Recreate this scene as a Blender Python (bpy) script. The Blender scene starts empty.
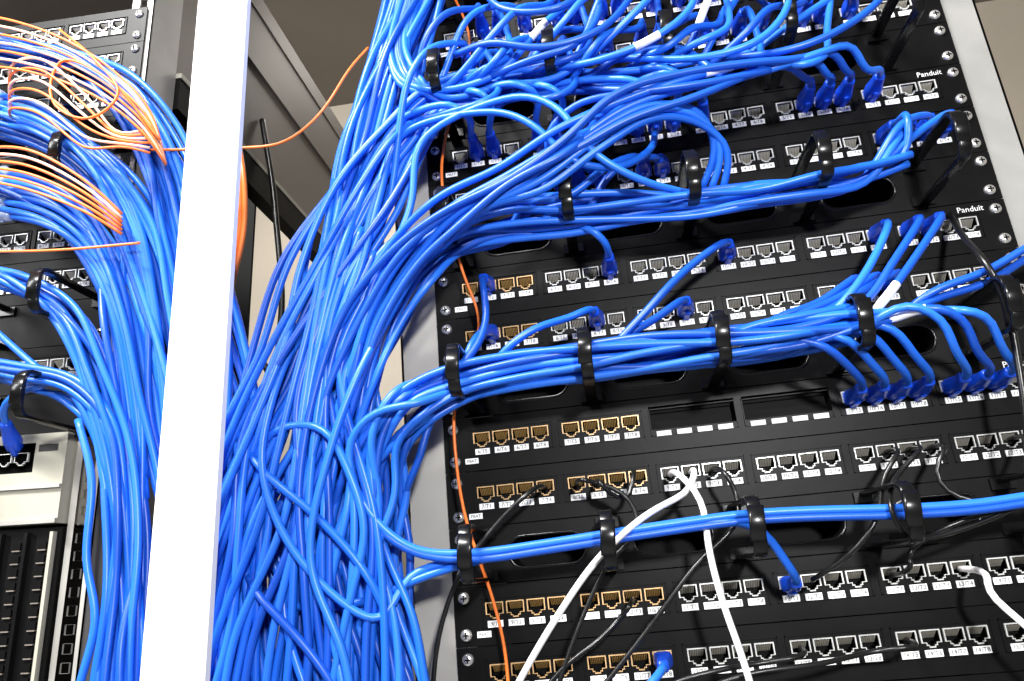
import bpy, math, random
import numpy as np
from mathutils import Vector, Matrix
from mathutils.geometry import tessellate_polygon
random.seed(7); RNG=np.random.RandomState(7)
U=0.04445; Z0=1.5; W=0.4826
# ------------------------------------------------------------------ camera calibration
def jx(g,p=None):
    x=0.0563+0.074*g
    return x if p is None else x+0.0162*(p-1.5)
obs=[]
def ob(u,row,px,py,w=1.0): obs.append((u,row,px,py,w))
for g,px,py in [(0,514,436),(1,602,427),(2,692,416),(3,787,405)]: ob(jx(g),1,px,py)
for g,px,py in [(0,519,490),(1,610,479),(2,702,471),(3,798,461),(4,898,451),(5,998,441)]: ob(jx(g),2,px,py)
for g,px,py in [(0,528,606),(1,622,598),(2,720,590),(3,822,582),(4,927,574)]: ob(jx(g),4,px,py)
for g,px,py in [(0,532,668),(1,630,662),(2,729,655),(3,832,648),(4,940,640)]: ob(jx(g),5,px,py)
for g,px,py in [(3,757,300),(5,945,277)]: ob(jx(g),-1,px,py)
for g,px,py in [(1,583,275),(2,667,265),(3,754,252),(4,840,240)]: ob(jx(g),-2,px,py)
for g,px,py in [(3,742,160),(4,824,148),(5,908,134)]: ob(jx(g),-4,px,py)
for g,px,py in [(4,812,106),(5,900,93)]: ob(jx(g),-5,px,py)
ob(0,-2,436,298,.5); ob(0,1,443,443,.5); ob(0,4,448,615,.5)
OW=np.array([[o[0],0,Z0-o[1]*U] for o in obs]); OP=np.array([[o[2],o[3]] for o in obs]); OWt=np.array([o[4] for o in obs])
def rod(w):
    th=np.linalg.norm(w)
    if th<1e-12: return np.eye(3)
    k=w/th; K=np.array([[0,-k[2],k[1]],[k[2],0,-k[0]],[-k[1],k[0],0]])
    return np.eye(3)+math.sin(th)*K+(1-math.cos(th))*K@K
Xc=np.array([.970,-.131,-.202]); Xc/=np.linalg.norm(Xc)
Zc=np.array([-.056,-.937,.345]); Zc-=Xc*Zc.dot(Xc); Zc/=np.linalg.norm(Zc)
R0=np.column_stack([Xc,np.cross(Zc,Xc),Zc])
t0=0.8*np.array([.178,.015,1.0])-R0@np.array([.2413,0,Z0])
def proj(par,pts):
    R=rod(par[:3])@R0; q=(R@pts.T).T+par[3:6]
    return np.column_stack([512+par[6]*q[:,0]/q[:,2],340.5+par[6]*q[:,1]/q[:,2]])
def resid(par):
    r=(proj(par,OW)-OP)*OWt[:,None]
    return np.concatenate([r.ravel(),[ (par[6]-1000)/25.0 ]])
par=np.concatenate([np.zeros(3),t0,[1000.0]]); lam=1.0
r=resid(par)
for it in range(200):
    J=np.zeros((len(r),7))
    for k in range(7):
        h=1e-5 if k<6 else 1e-2
        q=par.copy(); q[k]+=h; J[:,k]=(resid(q)-r)/h
    A=J.T@J; 
    dlt=np.linalg.solve(A+lam*np.diag(np.diag(A)),-J.T@r)
    rn=resid(par+dlt)
    if rn@rn<r@r: par=par+dlt; r=rn; lam*=.4
    else: lam*=4
    if lam>1e12: break
R=rod(par[:3])@R0; T=par[3:6]; F=par[6]; C=-R.T@T
cam=bpy.data.cameras.new("camera"); co=bpy.data.objects.new("camera",cam); bpy.context.collection.objects.link(co)
M=Matrix.Identity(4)
for i in range(3):
    M[i][0]=R[0,i]; M[i][1]=-R[1,i]; M[i][2]=-R[2,i]; M[i][3]=C[i]
co.matrix_world=M; cam.lens=F/1024*36; cam.sensor_width=36; cam.clip_start=0.01; cam.clip_end=50
bpy.context.scene.camera=co
def P(u,v,d=0.0):
    """world point, d mm in front of the rack face, from survey of the photo"""
    ray=R.T@np.array([(u-512)/F,(v-340.5)/F,1.0])
    s=(-d/1000-C[1])/ray[1]
    return C+ray*s
# ------------------------------------------------------------------ materials
def mat(name,col,rough=.5,metal=0,coat=0,var=0.0,scale=20,bump=0,trans=0,spec=.5):
    m=bpy.data.materials.new(name); m.use_nodes=True; nt=m.node_tree; b=nt.nodes["Principled BSDF"]
    b.inputs["Base Color"].default_value=(*col,1); b.inputs["Roughness"].default_value=rough; b.inputs["Metallic"].default_value=metal
    b.inputs["Coat Weight"].default_value=coat; b.inputs["Transmission Weight"].default_value=trans
    b.inputs["Specular IOR Level"].default_value=spec
    if var>0 or bump>0:
        tc=nt.nodes.new("ShaderNodeTexCoord"); n=nt.nodes.new("ShaderNodeTexNoise"); n.inputs["Scale"].default_value=scale; n.inputs["Detail"].default_value=4
        nt.links.new(tc.outputs["Object"],n.inputs["Vector"])
        if var>0:
            cr=nt.nodes.new("ShaderNodeValToRGB"); cr.color_ramp.elements[0].position=.3; cr.color_ramp.elements[1].position=.7
            cr.color_ramp.elements[0].color=(*[c*(1-var) for c in col],1); cr.color_ramp.elements[1].color=(*[min(1,c*(1+var)) for c in col],1)
            nt.links.new(n.outputs["Fac"],cr.inputs["Fac"]); nt.links.new(cr.outputs["Color"],b.inputs["Base Color"])
        if bump>0:
            bp=nt.nodes.new("ShaderNodeBump"); bp.inputs["Strength"].default_value=bump; bp.inputs["Distance"].default_value=.001
            nt.links.new(n.outputs["Fac"],bp.inputs["Height"]); nt.links.new(bp.outputs["Normal"],b.inputs["Normal"])
    return m
M_BLUE=[mat("cable_blue_a",(.011,.118,.64),.34,var=.12,scale=9,spec=.42),mat("cable_blue_b",(.007,.075,.48),.36,var=.12,scale=9,spec=.42),mat("cable_blue_c",(.020,.155,.74),.34,var=.1,scale=9,spec=.42)]
M_BOOT=mat("boot_blue",(.006,.072,.66),.3,var=.1)
M_BLACK=mat("panel_black",(.0032,.0032,.0035),.42,var=.2,scale=60,bump=.15,spec=.12)
M_RING=mat("ring_black",(.004,.004,.0045),.25,spec=.4)
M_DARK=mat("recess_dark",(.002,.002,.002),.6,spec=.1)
M_GOLD=mat("contact_gold",(1,.62,.22),.3,.6)
M_SILV=mat("contact_silver",(.9,.85,.74),.3,.5)
M_JG=mat("jack_frame_bronze",(.66,.42,.20),.35,.3)
M_JS=mat("jack_frame_highlight",(.62,.62,.60),.3,.2)  # pale outline colour paints flash highlights onto shiny black jack frames
M_LAB=mat("label_white",(.95,.95,.95),.6)
M_INK=mat("label_ink",(.02,.02,.02),.6)
M_SCREW=mat("screw_zinc",(.85,.84,.82),.25,.8)
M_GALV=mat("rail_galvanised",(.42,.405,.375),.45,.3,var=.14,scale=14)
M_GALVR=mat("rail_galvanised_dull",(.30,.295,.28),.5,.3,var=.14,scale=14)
M_WHITE=mat("post_white",(.93,.93,.92),.4,var=.02,scale=4)
M_TAUPE=mat("taupe_paint",(.17,.147,.127),.5,var=.1,scale=3)
M_BEIGE=mat("beige_paint",(.42,.37,.30),.6,var=.06,scale=3)
M_CHAS=mat("chassis_beige",(.38,.365,.30),.5,var=.05,scale=8)
M_ORANGE=mat("fibre_orange",(.92,.20,.03),.4)
M_PEACH=mat("fibre_peach",(.95,.62,.42),.4)
M_WCAB=mat("cable_white",(.9,.88,.87),.4)
M_KCAB=mat("cable_black",(.006,.006,.006),.3)
M_CLEAR=mat("plug_clear",(.55,.68,.9),.12,trans=.5,spec=.8)
M_FLOOR=mat("floor_vinyl",(.35,.35,.34),.5,var=.1,scale=6)
# ------------------------------------------------------------------ mesh builder
class MB:
    def __init__(s): s.v=[];s.f=[];s.m=[];s.sm=[];s.mats=[]
    def mi(s,m):
        if m not in s.mats: s.mats.append(m)
        return s.mats.index(m)
    def add(s,vs,fs,m,smooth=False):
        o=len(s.v); s.v.extend([tuple(v) for v in vs]); k=s.mi(m)
        for f in fs: s.f.append(tuple(i+o for i in f)); s.m.append(k); s.sm.append(smooth)
    def box(s,x0,x1,y0,y1,z0,z1,m):
        vs=[(x,y,z) for x in (x0,x1) for y in (y0,y1) for z in (z0,z1)]
        s.add(vs,[(0,1,3,2),(4,6,7,5),(0,4,5,1),(2,3,7,6),(0,2,6,4),(1,5,7,3)],m)
    def obj(s,name,parent=None):
        me=bpy.data.meshes.new(name); me.from_pydata(s.v,[],s.f)
        for m in s.mats: me.materials.append(m)
        me.polygons.foreach_set("material_index",s.m); me.polygons.foreach_set("use_smooth",s.sm); me.update()
        o=bpy.data.objects.new(name,me); bpy.context.collection.objects.link(o)
        if parent: o.parent=parent
        return o
def resample(pts,step=.007):
    pts=[np.array(p,float) for p in pts]
    q=[pts[0]]
    for p in pts[1:]:
        if np.linalg.norm(p-q[-1])>1e-4: q.append(p)
    pts=q; out=[]
    ext=[2*pts[0]-pts[1]]+pts+[2*pts[-1]-pts[-2]]
    for i in range(1,len(ext)-2):
        p0,p1,p2,p3=ext[i-1:i+3]
        a=.5; t0_=0; t1=t0_+np.linalg.norm(p1-p0)**a; t2=t1+np.linalg.norm(p2-p1)**a; t3=t2+np.linalg.norm(p3-p2)**a
        n=max(2,int(np.linalg.norm(p2-p1)/step))
        for t in np.linspace(t1,t2,n,endpoint=False):
            A1=(t1-t)/(t1-t0_)*p0+(t-t0_)/(t1-t0_)*p1; A2=(t2-t)/(t2-t1)*p1+(t-t1)/(t2-t1)*p2; A3=(t3-t)/(t3-t2)*p2+(t-t2)/(t3-t2)*p3
            B1=(t2-t)/(t2-t0_)*A1+(t-t0_)/(t2-t0_)*A2; B2=(t3-t)/(t3-t1)*A2+(t-t1)/(t3-t1)*A3
            out.append((t2-t)/(t2-t1)*B1+(t-t1)/(t2-t1)*B2)
    out.append(pts[-1]); return np.array(out)
def smooth(path,k=2):
    for _ in range(k):
        path=path.copy(); path[1:-1]=(path[:-2]+2*path[1:-1]+path[2:])/4
    return path
def frames(path,up=(1,0,0)):
    T_=np.gradient(path,axis=0); T_/=np.linalg.norm(T_,axis=1)[:,None]+1e-12
    a=np.array(up,float); a-=T_[0]*a.dot(T_[0])
    if np.linalg.norm(a)<1e-3: a=np.cross(T_[0],[0,0,1.])
    a/=np.linalg.norm(a); N=[]
    for t in T_:
        a=a-t*a.dot(t); a/=np.linalg.norm(a); N.append(a)
    N=np.array(N); return N,np.cross(T_,N)
def loft(mb,path,ws,hs,m,sides=8,power=2.0,up=(1,0,0)):
    N,B=frames(path,up); n=len(path); ang=np.arange(sides)*2*math.pi/sides+math.pi/sides
    c=np.sign(np.cos(ang))*abs(np.cos(ang))**(2/power); s_=np.sign(np.sin(ang))*abs(np.sin(ang))**(2/power)
    ws=np.broadcast_to(ws,(n,)); hs=np.broadcast_to(hs,(n,))
    vs=(path[:,None,:]+N[:,None,:]*(c[None,:,None]*ws[:,None,None])+B[:,None,:]*(s_[None,:,None]*hs[:,None,None])).reshape(-1,3)
    fs=[]
    for i in range(n-1):
        for j in range(sides):
            k=(j+1)%sides; fs.append((i*sides+j,i*sides+k,(i+1)*sides+k,(i+1)*sides+j))
    fs.append(tuple(range(sides-1,-1,-1))); fs.append(tuple((n-1)*sides+j for j in range(sides)))
    mb.add(vs,fs,m,True)
CR=.0030
def cable(mb,pts,m=None,r=CR,sm=3,boot=False,sleeves=(),bm=None):
    path=smooth(resample(pts),sm)
    loft(mb,path,r,r,m if m else random.choice(M_BLUE))
    L=np.concatenate([[0],np.cumsum(np.linalg.norm(np.diff(path,axis=0),axis=1))])
    bm=bm or M_BOOT
    if boot:
        k=np.searchsorted(L,.034); sub=path[:k+1]
        sub=resample(list(sub[::2]) if len(sub)>4 else list(sub),.0022)
        l=np.linspace(0,1,len(sub))
        w=np.interp(l,[0,.3,.42,.6,1],[.0064,.0068,.0060,.0048,.0038])*(1+.05*(np.arange(len(sub))%2)*(l>.45))
        h=np.interp(l,[0,.3,.42,.6,1],[.0054,.0060,.0056,.0046,.0038])*(1+.05*(np.arange(len(sub))%2)*(l>.45))
        loft(mb,sub,w,h,bm,12,4.0)
        hood=sub[:max(4,int(len(sub)*.5))]+np.array([0,0,-.0064])
        loft(mb,hood,np.linspace(.0028,.0022,len(hood)),np.linspace(.0022,.0008,len(hood)),bm,8,4.0)
    for s0 in sleeves:
        i0=np.searchsorted(L,s0); i1=np.searchsorted(L,s0+.026)
        if i1-i0>=2 and i1<len(path): loft(mb,path[i0:i1+1],r*1.12,r*1.12,M_LAB,10)
    return path
_tc={}
def text_mesh(s):
    if s not in _tc:
        cu=bpy.data.curves.new("t",'FONT'); cu.body=s; cu.align_x='CENTER'; cu.align_y='CENTER'; cu.resolution_u=2
        o=bpy.data.objects.new("t",cu); bpy.context.collection.objects.link(o)
        me=o.to_mesh(); _tc[s]=([tuple(v.co) for v in me.vertices],[tuple(p.vertices) for p in me.polygons]); o.to_mesh_clear()
        bpy.data.objects.remove(o); bpy.data.curves.remove(cu)
    return _tc[s]
def text(mb,s,x,y,z,size,m,sx=1.0):
    vs,fs=text_mesh(s)
    mb.add([(x+v[0]*size*sx,y,z+v[1]*size) for v in vs],fs,m)
def plate(mb,outer,holes,y,depth,m,mwall=None,back=True,mback=None,thick=.0018):
    """flat plate facing -Y with holes (x,z loops)"""
    loops=[[Vector((a,b,0)) for a,b in outer]]+[[Vector((a,b,0)) for a,b in h] for h in holes]
    tri=tessellate_polygon(loops); flat=[v for l in loops for v in l]
    mb.add([(v.x,y,v.y) for v in flat],[tuple(t) for t in tri],m)
    for li,l in enumerate(loops):
        dd=thick if li==0 else depth; n=len(l)
        mm=m if li==0 else (mwall or m)
        mb.add([(v.x,y,v.y) for v in l]+[(v.x,y+dd,v.y) for v in l],[(i,(i+1)%n,n+(i+1)%n,n+i) for i in range(n)],mm)
        if li>0 and back: mb.add([(v.x,y+dd,v.y) for v in l],[tuple(range(n))],mback or M_DARK)
def stadium(cx,cz,w,h,n=8):
    r=h/2; pts=[]
    for k in range(n+1):
        a=-math.pi/2+math.pi*k/n; pts.append((cx+w/2-r+r*math.cos(a),cz+r*math.sin(a)))
    for k in range(n+1):
        a=math.pi/2+math.pi*k/n; pts.append((cx-w/2+r+r*math.cos(a),cz+r*math.sin(a)))
    return pts
def screw(mb,x,z,y=-.002,r=.0046):
    n=14
    prof=[(r,0),(r,-.0012),(r*.8,-.0024),(r*.35,-.0029)]
    vs=[];fs=[]
    for rr,dy in prof:
        for k in range(n):
            a=2*math.pi*k/n; vs.append((x+rr*math.cos(a),y+dy,z+rr*math.sin(a)))
    for i in range(3):
        for k in range(n): fs.append((i*n+k,i*n+(k+1)%n,(i+1)*n+(k+1)%n,(i+1)*n+k))
    fs.append(tuple(3*n+k for k in range(n))); mb.add(vs,fs,M_SCREW,True)
    mb.box(x-r*.5,x+r*.5,y-.0032,y-.0028,z-.0005,z+.0005,M_DARK); mb.box(x-.0005,x+.0005,y-.0032,y-.0028,z-r*.5,z+r*.5,M_DARK)
def jack_profile(cx,cz,s=1.0):
    a=[(-6.1,4.8),(6.1,4.8),(6.1,-2.8),(3.3,-2.8),(3.3,-4.4),(1.9,-4.4),(1.9,-5.6),(-1.9,-5.6),(-1.9,-4.4),(-3.3,-4.4),(-3.3,-2.8),(-6.1,-2.8)]
    return [(cx+x*s/1000,cz+z*s/1000) for x,z in a]
PF=-.002
def rect(x0,x1,z0,z1): return [(x0,z0),(x1,z0),(x1,z1),(x0,z1)]
def panel_ends(mb,x0,zc,lab=True):
    for xs in (x0+.0085,x0+W-.0085):
        for dz in (.0135,-.0135): screw(mb,xs,zc+dz,PF)
    if lab: mb.box(x0+.017,x0+.028,PF-.0003,PF,zc-.016,zc-.0115,M_LAB); text(mb,"PBAT",x0+.0225,PF-.0005,zc-.0138,.0034,M_INK)
def patch_panel(row,x0=0.0,blank=(),gold=(0,1),num=1,logo=False,labels=True):
    mb=MB(); zc=Z0-row*U; pz=zc-.0035; H=.0218
    holes=[];cells=[]
    for g in range(6):
        if g in blank:
            holes.append(rect(x0+jx(g)-.034,x0+jx(g)+.034,zc-.008,zc+.011)); continue
        for p in range(4):
            cx=x0+jx(g,p); holes.append(jack_profile(cx,zc)); cells.append((g,p,cx))
    plate(mb,rect(x0,x0+W,pz-H,pz+H),holes,PF,.010,M_BLACK,M_DARK)
    for g in range(6):
        cx=x0+jx(g)
        for (a,b,c,d) in [(-.0345,.0345,.0082,.0090),(-.0345,.0345,-.0132,-.0126),(-.0345,-.0337,-.0132,.009),(.0337,.0345,-.0132,.009)]:
            mb.box(cx+a,cx+b,PF-.0009,PF,zc+c,zc+d,M_BLACK)
        if g in blank:
            for k in range(4): mb.box(cx+(k-1.5)*.0162-.0058,cx+(k-1.5)*.0162+.0058,PF-.0012,PF+.0005,zc-.0135,zc-.0095,M_LAB)
    for g,p,cx in cells:
        gold_=g in gold; fr=M_JG if gold_ else M_JS; ct=M_GOLD if gold_ else M_SILV
        ins=jack_profile(cx,zc); outp=[(cx+(x-cx)*1.15,zc-.0003+(z-zc+.0003)*1.17) for x,z in ins]
        n=len(ins); yo=PF-.0012
        vs=[(x,yo,z) for x,z in ins]+[(x,yo,z) for x,z in outp]+[(x,PF,z) for x,z in outp]+[(x,PF+.003,z) for x,z in ins]
        fs=[]
        for i in range(n):
            j=(i+1)%n; fs+= [(i,j,n+j,n+i),(n+i,n+j,2*n+j,2*n+i),(3*n+i,3*n+j,j,i)]
        mb.add(vs,fs,fr)
        for k in range(8):
            xx=cx+(k-3.5)*.0013
            a=.00042
            vs=[(xx-a,PF+.0005,zc+.0042),(xx+a,PF+.0005,zc+.0042),(xx+a,PF+.0075,zc-.0006),(xx-a,PF+.0075,zc-.0006),
                (xx-a,PF+.0012,zc+.0046),(xx+a,PF+.0012,zc+.0046),(xx+a,PF+.0082,zc-.0002),(xx-a,PF+.0082,zc-.0002)]
            mb.add(vs,[(0,1,2,3),(4,7,6,5),(0,3,7,4),(1,5,6,2)],ct)
        if labels:
            mb.box(cx-.0060,cx+.0060,PF-.0010,PF,zc-.0127,zc-.0079,M_LAB)
            text(mb,"%d/T%d"%(num+g,p+1+4*(row%2)),cx,PF-.0012,zc-.0103,.0044,M_INK)
    panel_ends(mb,x0,pz)
    if logo: text(mb,"Panduit",x0+W-.028,PF-.0005,zc+.0125,.0070,M_LAB)
    mb.box(x0+.02,x0+W-.02,PF+.0105,PF+.035,pz-.018,pz+.018,M_DARK)
    return mb.obj("patch_panel")
def ring_path(depth,hh):
    r=.009
    a=[(0,hh),(depth-r,hh)]
    for k in range(1,6):
        t=math.pi/2*k/6; a.append((depth-r+r*math.sin(t),hh-r+r*math.cos(t)))
    a.append((depth,hh-r)); b=[(d,-z) for d,z in reversed(a)]
    return a+b
def dring(mb,x,zc,depth=.084,hh=.0185,w=.0046):
    pr=np.array([[x,PF-d,zc+z] for d,z in ring_path(depth,hh)])
    loft(mb,pr,w,.0018,M_RING,8,6.0)
    mb.box(x-.009,x+.009,PF-.003,PF,zc-.020,zc-.012,M_RING); mb.box(x-.009,x+.009,PF-.003,PF,zc+.012,zc+.020,M_RING)
    loft(mb,np.array([[x+.001,PF-depth-.001,zc+.013],[x,PF-depth-.0025,zc+.002],[x-.001,PF-depth-.001,zc-.010]]),.0052,.0016,M_RING,8,6)
RX=[.028+.098*i for i in range(5)]
def manager(row,x0=0.0,rx=RX,hx=.077):
    mb=MB(); zc=Z0-row*U-.0035; H=.0218
    holes=[stadium(x0+hx+.098*i,zc,.060,.023) for i in range(4)]
    plate(mb,rect(x0,x0+W,zc-H,zc+H),holes,PF,.05,M_BLACK,M_BLACK)
    for i in range(4):
        h=holes[i]; n=len(h); cx=x0+hx+.098*i
        o=[(cx+(x-cx)*1.06,zc+(z-zc)*1.14) for x,z in h]
        vs=[(x,PF-.0015,z) for x,z in h]+[(x,PF,z) for x,z in o]+[(x,PF+.002,z) for x,z in h]
        mb.add(vs,[f for k in range(n) for f in ((k,(k+1)%n,n+(k+1)%n,n+k),(2*n+k,2*n+(k+1)%n,(k+1)%n,k))],M_RING,True)
    for x in rx: dring(mb,x0+x,zc)
    panel_ends(mb,x0,zc,False)
    return mb.obj("horizontal_cable_manager")
# ------------------------------------------------------------------ main rack
for row in (-9,-6,-3,0,3,6): manager(row)
for row in (-8,-7,-5,-4,-2,-1,1,2,4,5,7):
    patch_panel(row,blank=(2,3) if row==1 else (),gold=(0,1) if row>0 else ((0,) if row in(-2,-1) else ()),num=(row+9)//3*6-5 if row<0 else row+5,logo=row in(-8,-5,-2,1))
XL=P(98,440)[0]
mb=MB()
def rail(mb,x0,x1,y=0.0,holes=True,ztop=2.15,xh=None,m=None):
    hs=[]; m=m or M_GALV
    if holes:
        z=.12; xc=xh if xh is not None else (x0+x1)/2
        while z<ztop-.03:
            hs.append(rect(xc-.0040,xc+.0040,z-.0040,z+.0040)); z+=U/3
    plate(mb,rect(x0,x1,.04,ztop),hs,y,.002,m,m,back=False)
rail(mb,-.034,.016,.001,False); mb.box(-.034,-.032,.001,.06,.04,2.15,M_GALV)
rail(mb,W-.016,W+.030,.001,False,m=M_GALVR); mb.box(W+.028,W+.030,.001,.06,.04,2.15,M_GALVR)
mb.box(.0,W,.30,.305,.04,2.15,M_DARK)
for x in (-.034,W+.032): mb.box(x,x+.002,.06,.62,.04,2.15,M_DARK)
mb.box(-.034,W+.034,.0,.62,2.15,2.18,M_TAUPE); mb.box(-.05,W+.05,-.02,.64,0,.04,M_TAUPE)
mb.obj("server_rack")
# ------------------------------------------------------------------ left rack (leans ~2 degrees)
LEFT=[]
LX0=XL-W
for row in (-7,-5.5,-2.5,-.5): LEFT.append(manager(row,LX0,[W-.010-.098*i for i in range(5)][::-1],.0415))
for row in (-10,-9,-8,-4.5,-3.5,-1.5): LEFT.append(patch_panel(row,LX0,gold=(),num=3))
mb=MB()
rail(mb,XL-.020,XL+.006,.001,True,xh=XL-.007); mb.box(XL+.004,XL+.006,.001,.05,.04,2.15,M_GALV)
rail(mb,LX0-.014,LX0+.012,.001,True)
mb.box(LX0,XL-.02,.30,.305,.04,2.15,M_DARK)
zb=P(130,55)[2]
mb.box(XL-.008,XL+.012,.05,.62,zb-.036,zb+.004,M_DARK)
mb.box(XL+.000,XL+.013,.05,.62,zb+.004,zb+.010,M_CHAS)
mb.box(XL+.000,XL+.004,.05,.62,zb+.010,2.15,M_TAUPE)
mb.box(XL-.002,XL+.009,.05,.62,zb+.150,zb+.157,M_TAUPE)
mb.box(LX0,XL+.006,0,.62,2.15,2.18,M_TAUPE); mb.box(LX0-.02,XL+.02,-.02,.64,0.02,.04,M_TAUPE)
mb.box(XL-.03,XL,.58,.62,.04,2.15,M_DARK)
LEFT.append(mb.obj("server_rack"))
mb=MB()
zt,zl=Z0+.02*U,Z0-1.75*U
XE=XL-.022
plate(mb,rect(LX0+.012,XE,zl,zt),[rect(XE-.150,XE-.030,zt-.034,zt-.008)],-.010,.012,M_CHAS,M_DARK,thick=.28)
for i in range(7): 
    ins=jack_profile(XE-.140+i*.016,zt-.021,.95)
    plate(mb,[(XE-.140+i*.016+(x-(XE-.140+i*.016))*1.15,zt-.021+(z-zt+.021)*1.15) for x,z in ins],[ins],-.0085,.006,M_JS,M_DARK)
mb.box(XE-.026,XE-.008,-.0108,-.010,zt-.016,zt-.010,M_INK)
mb.box(LX0+.012,XE,-.013,-.010,zl,zl+.004,M_GALV); mb.box(LX0+.012,XE,-.013,-.010,zl+.030,zl+.033,M_GALV)
LEFT.append(mb.obj("network_switch"))
mb=MB()
z1=zl-.003; z2=z1-2.9*U
mb.box(LX0+.01,XE,-.004,.28,z2,z1,M_BLACK)
for c in range(9):
    x=XE-.006-c*.024
    mb.box(x,x+.0030,-.009,-.004,z2+.004,z1-.004,M_CHAS if c in(0,3,6) else M_RING)
    for r_ in range(11):
        z=z1-.012-r_*.0108
        mb.box(x-.012,x-.005,-.0055,-.004,z-.006,z,M_DARK); mb.box(x-.012,x-.005,-.006,-.004,z-.0072,z-.0062,M_TAUPE)
mb.box(LX0+.01,XE,-.012,-.004,z2,z2+.004,M_CHAS)
LEFT.append(mb.obj("blade_server"))
mb=MB(); mb.box(LX0+.01,XE,-.004,.1,z2-.5,z2-.004,M_BLACK)
for k in range(8): mb.box(LX0+.01,XE,-.006,-.004,z2-.01-k*.02,z2-.006-k*.02,M_RING)
LEFT.append(mb.obj("blanking_panel"))
pv=P(98,440); LM=Matrix.Translation(Vector(pv))@Matrix.Rotation(math.radians(2.3),4,'Y')@Matrix.Translation(-Vector(pv))
for o in LEFT: o.data.transform(LM)
# ------------------------------------------------------------------ white post
mb=MB(); tl,tr,bl,br=P(196,0,140),P(247,0,140),P(134,681,140),P(207,681,140)
def ext(a,b,z): t=(z-a[2])/(b[2]-a[2]); return a[0]+(b[0]-a[0])*t
d=-.140; vs=[]
for z in (.0,2.3):
    cx=(ext(tl,bl,z)+ext(tr,br,z))/2; h=(abs(tr[0]-tl[0])+abs(br[0]-bl[0]))/4-.0015; x0,x1=cx-h,cx+h
    vs+=[(x,y,z) for x,y in [(x0,d+.008),(x0,d+.002),(x0+.002,d),(x1-.002,d),(x1,d+.002),(x1,d+.008)]]
n=6
mb.add(vs,[(i,(i+1)%n,n+(i+1)%n,n+i) for i in range(n)]+[tuple(range(n)),tuple(range(2*n-1,n-1,-1))],M_WHITE)
mb.obj("cabinet_door_post")
# ------------------------------------------------------------------ cables
def slots(n,seed):
    rs=np.random.RandomState(seed); out=[]
    for k in range(n):
        r_=math.sqrt((k+.5)/n); a=k*2.39996
        out.append((r_*math.cos(a),r_*math.sin(a)))
    rs.shuffle(out); return out
class Bundle:
    """wp: (u,v,d_mm, a_mm, b_mm); a<=15 means bundle is held inside cable rings"""
    def __init__(s,wp,n,seed,jit=.3):
        s.wp=wp; s.c=np.array([P(w[0],w[1],w[2]) for w in wp]); t=np.gradient(s.c,axis=0); t/=np.linalg.norm(t,axis=1)[:,None]
        s.e1=np.cross(t,[0,1,0]); s.e1/=np.linalg.norm(s.e1,axis=1)[:,None]; s.e2=np.cross(t,s.e1)
        s.sl=slots(n,seed); s.n=n; s.k=0; s.rs=np.random.RandomState(seed+100); s.jit=jit
    def take(s,start=0,end=None):
        ox,oy=s.sl[s.k%s.n]; s.k+=1; tw=s.rs.uniform(-1.4,1.4); out=[]
        ja=s.rs.uniform(0,6.28); jf=s.rs.uniform(.35,.9); jb=s.rs.uniform(0,6.28); am=s.rs.uniform(.05,.5)
        wild=s.rs.rand()<.22
        for i in range(start,len(s.c) if end is None else end):
            th=tw*math.sin(i*jf*.6+ja)
            x=ox*math.cos(th)-oy*math.sin(th); y=ox*math.sin(th)+oy*math.cos(th)
            a,b=s.wp[i][3]/1000,s.wp[i][4]/1000
            x+=am*math.sin(i*jf*1.3+jb)+s.rs.uniform(-s.jit,s.jit)*.7; y+=s.rs.uniform(-s.jit,s.jit)*.7
            if a>.0155:
                if wild: x*=1.25; y=abs(y)*1.2 if s.e2[i][1]<0 else -abs(y)*1.2
            else:
                n_=math.hypot(x,y)
                if n_>1: x/=n_; y/=n_
            out.append(s.c[i]+s.e1[i]*x*a+s.e2[i]*y*b)
        return out
    def start_for(s,u,gap=45):
        for i,w in enumerate(s.wp):
            if w[0]<u-gap: return i
        return len(s.wp)-1
def snap(u,v):
    p=P(u,v,12); best=None
    for row in (-8,-7,-5,-4,-2,-1,1,2,4,5):
        for g in range(6):
            for k in range(4):
                x=jx(g,k); z=Z0-row*U; dd=(x-p[0])**2+((z-p[2])*1.6)**2
                if (row,g,k) in used: continue
                if best is None or dd<best[0]: best=(dd,x,z,(row,g,k))
    used.add(best[3]); return best[1],best[2]
used=set()
def plugcable(mb,uv,bun=None,mid=(),m=None,gap=45,r=CR,boot=True,sl=(),end=None,loose=0,tail=()):
    x,z=snap(*uv)
    st=[np.array([x,-.001,z]),np.array([x,-.018,z])]
    mids=[P(*q) for q in mid]
    rest=[]
    if bun is not None: rest=bun.take(bun.start_for(mid[-1][0] if mid else uv[0],gap),end)
    nxt=(mids+rest)[0]
    d_=nxt-st[1]; L=np.linalg.norm(d_)
    p3=st[1]+np.array([0,-.020,0])+d_/L*.012
    p3[1]=min(p3[1],-.036)
    st.append(p3)
    if not mids:
        mm=(p3+nxt)/2; mm[1]-=.012*min(1,L/.06); st.append(mm)
        if loose: mm[2]+=loose; mm[1]-=abs(loose)*.5
    cable(mb,st+mids+rest+[P(*q) for q in tail],m,r,boot=boot,sleeves=sl)
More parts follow.
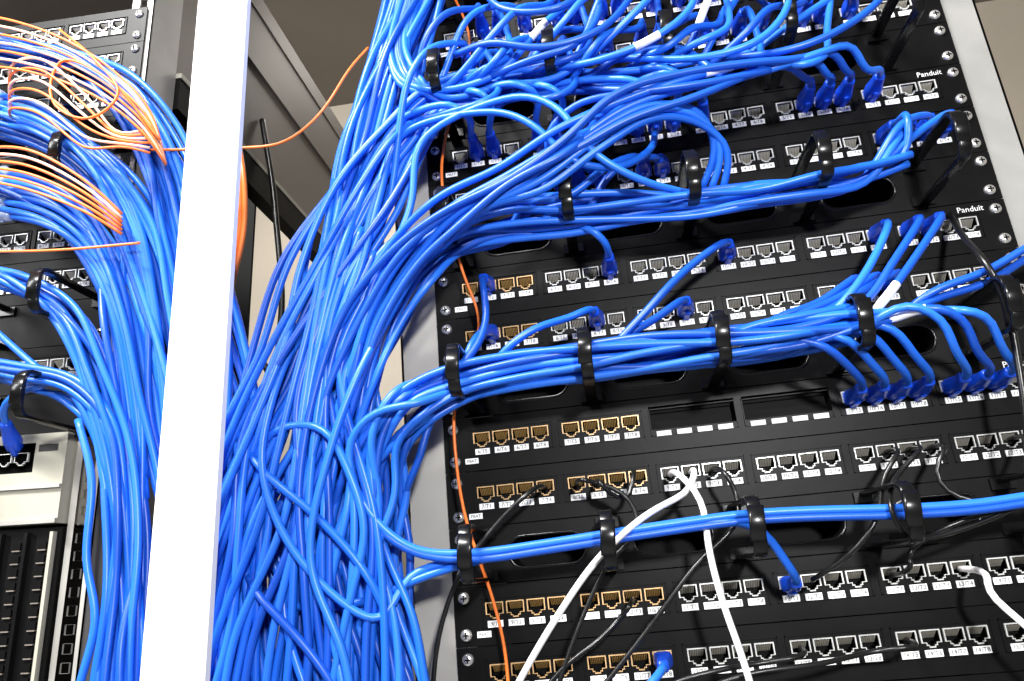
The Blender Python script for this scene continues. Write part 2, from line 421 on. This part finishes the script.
# vertical trunks
mb=MB()
T1=Bundle([(440,-60,40,20,20),(420,0,42,22,22),(394,70,45,22,24),(370,150,42,22,26),(354,230,38,22,26),(348,320,30,23,28),(350,420,25,26,28),(348,520,22,28,28),(345,620,22,30,28),(340,720,22,32,28),(335,820,22,32,28)],30,1)
for i in range(24): cable(mb,T1.take())
T2=Bundle([(415,-60,10,16,15),(400,10,10,18,16),(375,100,8,18,18),(350,200,2,18,20),(338,310,-5,20,20),(325,420,-10,26,20),(310,530,-12,34,20),(295,640,-12,40,20),(285,760,-12,42,20)],20,2)
for i in range(12): cable(mb,T2.take())
mb.obj("blue_network_cable_trunk")
# manager -6
mb=MB()
B6=Bundle([(960,8,52,5,10),(905,28,55,8,12),(850,42,56,9,14),(790,52,57,11,17),(735,62,57,13,18),(680,68,58,14,20),(620,73,58,15,20),(560,78,58,15,20),(500,86,58,15,20),(442,101,58,15,20),(405,142,60,20,18),(372,200,62,24,16),(336,280,62,28,14),(300,365,60,32,14),(270,450,58,36,14),(245,540,56,40,14),(228,640,54,42,14),(218,760,54,44,14)],26,3)
tops=[(465,68),(490,62),(510,60),(545,58),(562,56),(600,52),(640,48),(660,45),(700,42),(720,40),(745,35),(765,32),(800,25),(820,22),(845,20),(480,28),(500,25),(530,22),(550,20),(575,18),(592,15),(620,10),(650,5),(672,4),(690,2),(720,-4),(760,-8)]
for i,uv in enumerate(tops):
    md=()
    if i%3==0:
        q=random.uniform(12,34); md=((uv[0]-4+q*.2,uv[1]-q,62),(uv[0]-24-q*.4,uv[1]-q*.9,84),(uv[0]-46-q*.4,uv[1]+8,86))
    elif i%3==1:
        q=random.uniform(10,26); md=((uv[0]+q*.6,uv[1]+10,60),(uv[0]+q*.5,uv[1]+34,80),(uv[0]-18,uv[1]+44,84))
    up=(i%2==0) and uv[0]>520
    j1,j2=random.uniform(-10,14),random.uniform(-8,8)
    plugcable(mb,uv,B6,mid=md,gap=[20,35,60][i%3],sl=(.11,) if i%9==2 else (),loose=[0,.018,-.006,.03][i%4],
        end=10 if up else None,tail=((412+j1,84+j2,72),(398+j1,50+j2,66),(408+j1,5,58),(430+j1,-60,50)) if up else ())
for i,uv in enumerate([(470,148),(486,146),(545,138),(562,136),(658,126),(676,124),(694,122)]): 
    s_=[0,12,-14,6][i%4]
    plugcable(mb,uv,B6,mid=((uv[0]+2+s_*.5,uv[1]-28-abs(s_),70),(uv[0]-16+s_,uv[1]-44-abs(s_)*.8,82)),gap=25)
mb.obj("blue_patch_cable_bundle")
mb=MB()
for k,q in enumerate([[(585,-40,70),(600,10,80),(575,45,90),(530,60,88)],[(700,-40,80),(690,10,92),(650,40,92),(600,60,88)],[(770,-50,80),(790,0,88),(760,40,92),(700,58,88)],[(900,-50,70),(880,0,84),(830,35,88),(780,52,84)]]):
    cable(mb,[P(*z) for z in q]+B6.take(B6.start_for(q[-1][0],45)),sleeves=(.09,) if k==1 else ())
for q in [[(470,-30,60),(505,10,84),(560,8,90),(600,-30,70)],[(455,55,70),(490,42,88),(540,48,92),(600,30,90),(650,-30,70)]]:
    cable(mb,[P(*z) for z in q])
mb.obj("blue_patch_cable_bundle")
# diagonal
mb=MB()
BD=Bundle([(760,74,84,16,6),(690,88,94,16,6),(625,112,98,16,7),(565,146,98,18,8),(505,180,94,18,10),(452,212,90,17,8),(408,255,80,17,12),(372,320,70,18,12),(340,400,66,24,12),(312,490,62,30,12),(300,590,60,34,12),(300,690,60,34,12),(300,800,60,34,12)],9,4,.3)
for i,uv in enumerate([(800,107),(823,104),(842,101),(860,98)]): plugcable(mb,uv,BD,mid=((uv[0]+5,uv[1]-24,60),(uv[0]-6,uv[1]-42-4*i,76),(uv[0]-40,uv[1]-36-3*i,84)),gap=10,sl=(.15,) if i==1 else ())
for uv in [(610,134),(625,132),(640,130)]: plugcable(mb,uv,BD,mid=((uv[0]-6,uv[1]-22,70),),gap=10)
mb.obj("blue_patch_cable_bundle")
# manager -3
mb=MB()
B3=Bundle([(960,140,50,5,8),(905,158,55,8,12),(860,174,57,10,15),(820,184,58,12,18),(755,195,58,13,20),(695,204,58,14,20),(630,210,58,14,20),(570,215,58,15,20),(510,221,58,15,20),(455,234,58,15,20),(414,262,62,18,18),(384,302,62,20,16),(360,360,58,22,16),(342,430,54,26,16),(332,510,52,30,16),(332,600,50,34,16),(342,700,50,36,16),(350,800,50,36,16)],24,5)
for i,uv in enumerate([(545,189),(560,187),(580,184),(598,181),(640,175),(655,173),(905,133),(918,130),(935,128),(950,126)]): plugcable(mb,uv,B3,gap=40,loose=.012 if i%2 else 0)
plugcable(mb,(610,268),B3,mid=((604,240,55),(588,226,64)),gap=10)
for dx in (0,10,22): cable(mb,[P(700+dx,192,50),P(716+dx*.6,150,66),P(700,112+dx*.5,80),P(655,104+dx*.6,92),P(598,130+dx*.9,96),P(540,172+dx*.9,96),P(490,205,92)]+B3.take(10))
cable(mb,[P(560,180,60),P(545,140,80),P(575,105,92),P(640,92,98),P(700,84,96),P(770,70,84)])
cable(mb,[P(700,196,60),P(640,180,84),P(590,150,96),P(560,110,96),P(520,96,90)]+B6.take(10))
cable(mb,[P(655,132,30),P(650,150,60),P(615,168,84),P(570,160,96),P(540,130,98),P(500,112,92)]+B6.take(10))
B3.k=12
for i in range(6): cable(mb,B3.take(1 if i<3 else 4,))
mb.obj("blue_patch_cable_bundle")
# manager 0
mb=MB()
B0=Bundle([(990,298,52,6,8),(930,308,56,9,12),(895,316,57,11,15),(855,324,58,13,17),(800,334,58,14,20),(750,342,58,14,20),(715,347,58,14,20),(650,355,58,14,20),(585,363,58,14,20),(520,371,58,15,20),(458,383,58,15,20),(414,406,62,18,18),(388,440,62,20,16),(376,490,56,24,16),(374,550,52,26,16),(378,620,50,30,16),(385,700,50,32,16),(388,800,50,32,16)],28,6)
plugcable(mb,(490,289),B0,mid=((487,315,50),(478,345,62)),gap=5)
plugcable(mb,(727,252),B0,mid=((700,258,50),(670,285,62),(640,318,64)),gap=10)
plugcable(mb,(878,235),B0,mid=((872,262,62),(845,300,68)),gap=10)
plugcable(mb,(897,231),B0,mid=((893,262,64),(862,305,70)),gap=10)
plugcable(mb,(915,228),B0,mid=((912,262,64),(880,305,70)),gap=10,sl=(.13,))
plugcable(mb,(488,337),B0,gap=25)
plugcable(mb,(598,320),B0,mid=((575,316,48),(535,328,60),(505,350,62)),gap=10)
plugcable(mb,(685,309),B0,mid=((660,316,50),(625,336,60)),gap=10)
for u in (845,862,880): plugcable(mb,(u,290-(u-845)*.14),B0,mid=((u-28,304-(u-845)*.2,58),(u-70,318,64)),gap=20)
for i,uv in enumerate([(852,397),(875,394),(897,391),(919,388)]):
    plugcable(mb,uv,B0,mid=((uv[0]-2,uv[1]-28,58),(uv[0]-26,uv[1]-52-3*i,72),(uv[0]-70,uv[1]-58-2*i,66)),gap=15)
for i,uv in enumerate([(955,385),(975,382),(1000,380)]):
    plugcable(mb,uv,B0,mid=((uv[0]+2,uv[1]-28,62),(uv[0]-12,uv[1]-66,78),(uv[0]-50,uv[1]-82+6*i,82)),gap=15,sl=(.12,) if i==1 else ())
cable(mb,[P(1100,215,70),P(1040,240,68),P(985,272,66),P(930,292,66)]+B0.take(2),sleeves=(.22,))
cable(mb,[P(1100,225,60),P(1040,250,60),P(985,284,62),P(930,300,62)]+B0.take(2))
for i in range(5): cable(mb,B0.take(3))
mb.obj("blue_patch_cable_bundle")
# manager 3
mb=MB()
for k,o in enumerate((0,7)):
    cable(mb,[P(1110,486+o,60),P(1040,494+o,60),P(980,503+o,60),P(905,508+o,60),P(820,510+o,60),P(745,514+o,60),P(670,524+o,60),P(605,534+o,62),P(540,544+o,62),P(472,553+o,64),P(415,550+o*.5,66)]+
      ([P(375,520,72),P(352,480,76),P(350,440,80),P(375,412,86),P(415,404,90),P(450,392,70),P(480,384,60)] if k==0 else [P(380,530,70),P(350,480,70),P(330,400,70),P(325,320,66),P(350,230,60)]))
plugcable(mb,(788,587),None,mid=((784,560,48),(765,532,58),(735,521,60),(670,528,57),(605,538,58),(540,547,58),(472,562,60),(420,578,60),(370,600,60),(320,608,58),(270,602,50)))
plugcable(mb,(655,664),None,mid=((645,690,50),(600,730,60),(540,790,60)))
cable(mb,[P(250,470,60),P(270,432,70),P(300,424,76),P(325,430,80),P(348,470,80),P(365,530,76),P(350,600,74),P(330,700,70),P(320,790,70)])
mb.obj("blue_patch_cable")
# loose cables lying over the channel
mb=MB()
for i in range(10):
    t=i/9; 
    cable(mb,[P(395-60*(1-t),180+12*i,66),P(345-30*(1-t),300+8*i,72),P(290+60*t+8*math.sin(i*2),400,74),P(260+110*t+14*math.sin(i),520,72),P(215+170*t,640,70),P(195+190*t,760,68)],None)
for (q) in [[(240,560,40),(262,600,74),(300,640,76),(340,700,70),(350,780,60)],[(230,420,50),(262,470,74),(320,520,78),(370,580,74),(400,660,60),(405,760,60)],[(300,330,60),(272,400,74),(262,470,76),(300,560,78),(380,620,70),(410,575,60),(470,558,56)],
            [(310,240,50),(290,330,70),(255,420,76),(215,520,74),(198,640,70),(190,760,66)],[(400,300,60),(360,370,80),(330,450,84),(310,560,82),(345,660,78),(360,780,70)]]:
    cable(mb,[P(*z) for z in q])
mb.obj("blue_network_cable_trunk")
# left rack bundles
LB=[([(-70,20,58,12,16),(0,45,58,14,18),(78,66,58,14,18),(125,98,60,16,16),(158,150,52,20,14),(182,230,44,24,14),(200,320,38,28,14),(218,420,34,32,14),(235,520,32,36,14),(250,620,30,40,14),(262,740,30,40,14)],22),
    ([(-70,100,58,12,16),(0,122,58,13,18),(60,142,58,14,18),(108,175,60,16,16),(142,235,52,18,14),(160,310,46,22,14),(176,400,42,26,14),(192,500,38,32,14),(204,610,36,36,14),(210,740,36,38,14)],20),
    ([(-70,165,50,12,12),(0,185,52,12,14),(55,205,54,13,14),(98,250,54,14,14),(126,320,50,16,14),(142,400,46,20,14),(152,500,44,22,14),(152,600,42,24,14),(148,740,42,24,14)],11),
    ([(-70,262,58,9,14),(-10,277,58,10,18),(36,291,58,12,18),(74,318,60,13,16),(100,370,58,14,14),(120,450,56,15,14),(128,540,54,15,14),(120,640,54,17,14),(114,760,54,17,14)],11),
    ([(-70,368,56,7,10),(-15,370,56,8,14),(27,379,56,10,16),(70,390,58,11,12),(106,430,58,12,12),(120,500,58,12,12),(120,590,58,12,12),(108,680,58,14,12),(100,780,58,14,12)],6)]
for i,(wp,n) in enumerate(LB):
    mb=MB(); b=Bundle(wp,n,20+i)
    for k in range(n): cable(mb,b.take())
    if i==4:
        cable(mb,[P(-40,300,40),P(0,335,50),P(40,370,60),P(75,396,62)]+b.take(5))
        cable(mb,[P(16,448,8),P(8,430,26),P(2,408,46),P(24,390,58)]+b.take(3),boot=True)
        cable(mb,[P(78,420,60),P(92,480,64),P(86,560,64),P(96,620,62),P(76,700,60),P(70,780,60)])
    mb.obj("blue_network_cable_bundle")
mb=MB()
for k in range(7):
    y=178+7*k; x=34-4*(k%3)
    cable(mb,[P(x-34,y-6,40),P(x-14,y-2,60),P(x+8,y+3,66),P(x+34,y+16,64),P(x+62,y+44,58),P(x+86,y+100,54),P(x+102,y+190,50),P(x+112,y+300,46)],None,boot=True,bm=M_CLEAR)
for k in range(5):
    y=100+7*k; x=26
    cable(mb,[P(x-34,y-6,50),P(x-14,y-2,70),P(x+8,y+3,78),P(x+40,y+22,76),P(x+80,y+60,68),P(x+112,y+120,60),P(x+130,y+210,54),P(x+142,y+320,50)],None,boot=True,bm=M_CLEAR)
mb.obj("blue_patch_cable_bundle")
mb=MB()
for k in range(7):
    cable(mb,[P(-40,14+9*k,76),P(10,20+8*k,96),P(70,42+7*k,102),P(115,72+6*k,96),P(150,110+5*k,86),P(166,165,70)],M_PEACH if k%2 else M_ORANGE,.0012)
for k in range(6):
    cable(mb,[P(16,106+4*k,60),P(8,70+8*k,86),P(40,58+11*k,104),P(90,100+10*k,100),P(120,135+2*k,94),P(150,128+5*k,84)],M_ORANGE if k%2 else M_PEACH,.0012)
for k in range(6):
    cable(mb,[P(-30,148+6*k,86),P(30,150+8*k,98),P(90,184+6*k,92),P(122,214+4*k,80)],M_ORANGE if k!=1 else M_PEACH,.0013)
cable(mb,[P(-30,252,84),P(60,250,86),P(140,243,76)],M_ORANGE,.0012)
cable(mb,[P(60,30,80),P(95,60,104),P(120,95,104),P(90,120,104),P(50,100,104),P(60,60,104),P(110,80,104),P(160,140,84)],M_ORANGE,.0012)
cable(mb,[P(150,150,60),P(240,148,60),P(285,142,64),P(320,114,66),P(350,68,60),P(368,48,50)],M_ORANGE,.0013)
mb.obj("orange_fibre_cable_bundle")
mb=MB()
cable(mb,[P(440,-30,30),P(470,40,20),P(445,140,30),P(442,185,40),P(462,270,30),P(480,325,26),P(455,400,34),P(456,460,34),P(466,520,30),P(490,590,24),P(505,650,22),P(512,760,22)],M_ORANGE,.0013)
mb.obj("orange_fibre_cable")
mb=MB()
for k,(dx) in enumerate((0,4)): cable(mb,[P(230+dx,120,10),P(240+dx,180,20),P(240+dx,230,10),P(224+dx,300,5)],M_ORANGE,.0025)
mb.obj("red_power_cable")
for uv,mid in [((698,474),((690,490,42),(650,512,60),(600,556,66),(555,620,66),(520,680,64),(480,760,60))),
               ((690,474),((702,500,50),(708,545,62),(722,600,66),(745,665,66),(770,760,64))),
               ((960,572),((985,590,46),(1020,620,56),(1080,680,60)))]:
    mb=MB(); plugcable(mb,uv,None,mid=mid,m=M_WCAB,r=.0023,boot=False); mb.obj("white_patch_cable")
for uv,mid in [((535,489),((505,515,40),(462,570,44),(438,640,44),(430,760,44))),
               ((560,486),((590,482,34),(625,492,40),(640,530,46),(610,560,46),(560,680,46),(540,760,46))),
               ((585,484),((605,490,34),(628,505,34),(634,470,30))),
               ((885,452),((882,475,40),(880,515,56),(850,555,50),(812,580,30))),
               ((925,449),((930,470,38),(948,495,46),(1000,503,50),(1060,500,50))),
               ((890,575),((905,555,34),(930,535,46),(980,515,50),(1060,500,52))),
               ((640,596),((625,612,34),(600,640,44),(560,670,46),(520,730,46))),
               ((720,470),((735,490,36),(740,520,48),(700,560,50),(640,640,50),(560,740,50))),
               ((930,447),((900,470,40),(890,510,70),(910,540,60),(960,530,56),(1060,488,52))),
               ((1010,440),((1020,470,40),(1050,500,50))),
               ((900,640),((880,650,34),(820,664,48),(740,676,54),(640,720,50))),
               ((790,650),((770,662,34),(720,670,44),(660,690,46),(600,760,46)))]:
    mb=MB(); plugcable(mb,uv,None,mid=mid,m=M_KCAB,r=.0018,boot=False); mb.obj("black_patch_cable")
mb=MB(); cable(mb,[P(1010,330,60),P(1000,285,76),P(985,262,76),P(962,235,40),P(950,215,4)],M_KCAB,.0024)
cable(mb,[P(1006,290,60),P(1016,350,60),P(1024,400,60),P(1030,480,50)],M_KCAB,.0024); mb.obj("black_power_cable")
mb=MB(); cable(mb,[P(262,120,-250),P(272,180,-250),P(276,220,-250),P(282,300,-250),P(278,360,-250),P(285,420,-250)],M_KCAB,.004)
cable(mb,[P(240,350,-200),P(262,360,-200),P(272,385,-200),P(262,420,-200)],M_KCAB,.004); mb.obj("black_power_cord")
# ------------------------------------------------------------------ room
def slab(name,x0,x1,y0,y1,z0,z1,m): q=MB(); q.box(x0,x1,y0,y1,z0,z1,m); return q.obj(name)
slab("floor",-3,3,-3.5,2.2,-.05,0,M_FLOOR)
slab("wall_back",-3,3,1.6,1.7,0,3.0,M_BEIGE)
slab("ceiling",-3,3,-3.5,1.7,3.0,3.05,M_TAUPE)
slab("wall_left",-3.1,-3,-3.5,1.7,0,3,M_BEIGE)
slab("wall_right",3,3.1,-3.5,1.7,0,3,M_BEIGE)
def area(name,loc,target,sx,sy,pw,col=(1,1,1)):
    l=bpy.data.lights.new(name,'AREA'); l.shape='RECTANGLE'; l.size=sx; l.size_y=sy; l.energy=pw; l.color=col
    o=bpy.data.objects.new(name,l); bpy.context.collection.objects.link(o); o.location=loc
    o.rotation_euler=(Vector(target)-Vector(loc)).to_track_quat('-Z','Y').to_euler()
area("ceiling_light_fixture",(-.6,-1.1,2.85),(.1,0,1.4),1.0,.12,105,(1,.99,.97))
area("ceiling_light_fixture",(-1.5,-1.1,2.3),(-.1,0,1.5),.2,.9,20)
area("camera_flash",(.45,-1.3,1.70),(.1,0,1.42),.10,.10,20)
area("ceiling_light_fixture",(-.3,1.1,2.8),(-.3,.9,1.0),1.0,.3,10,(1,.94,.86))
w=bpy.data.worlds.new("w"); bpy.context.scene.world=w; w.use_nodes=True; w.node_tree.nodes["Background"].inputs[0].default_value=(.95,.97,1,1); w.node_tree.nodes["Background"].inputs[1].default_value=.19
bpy.context.scene.view_settings.view_transform='Standard'
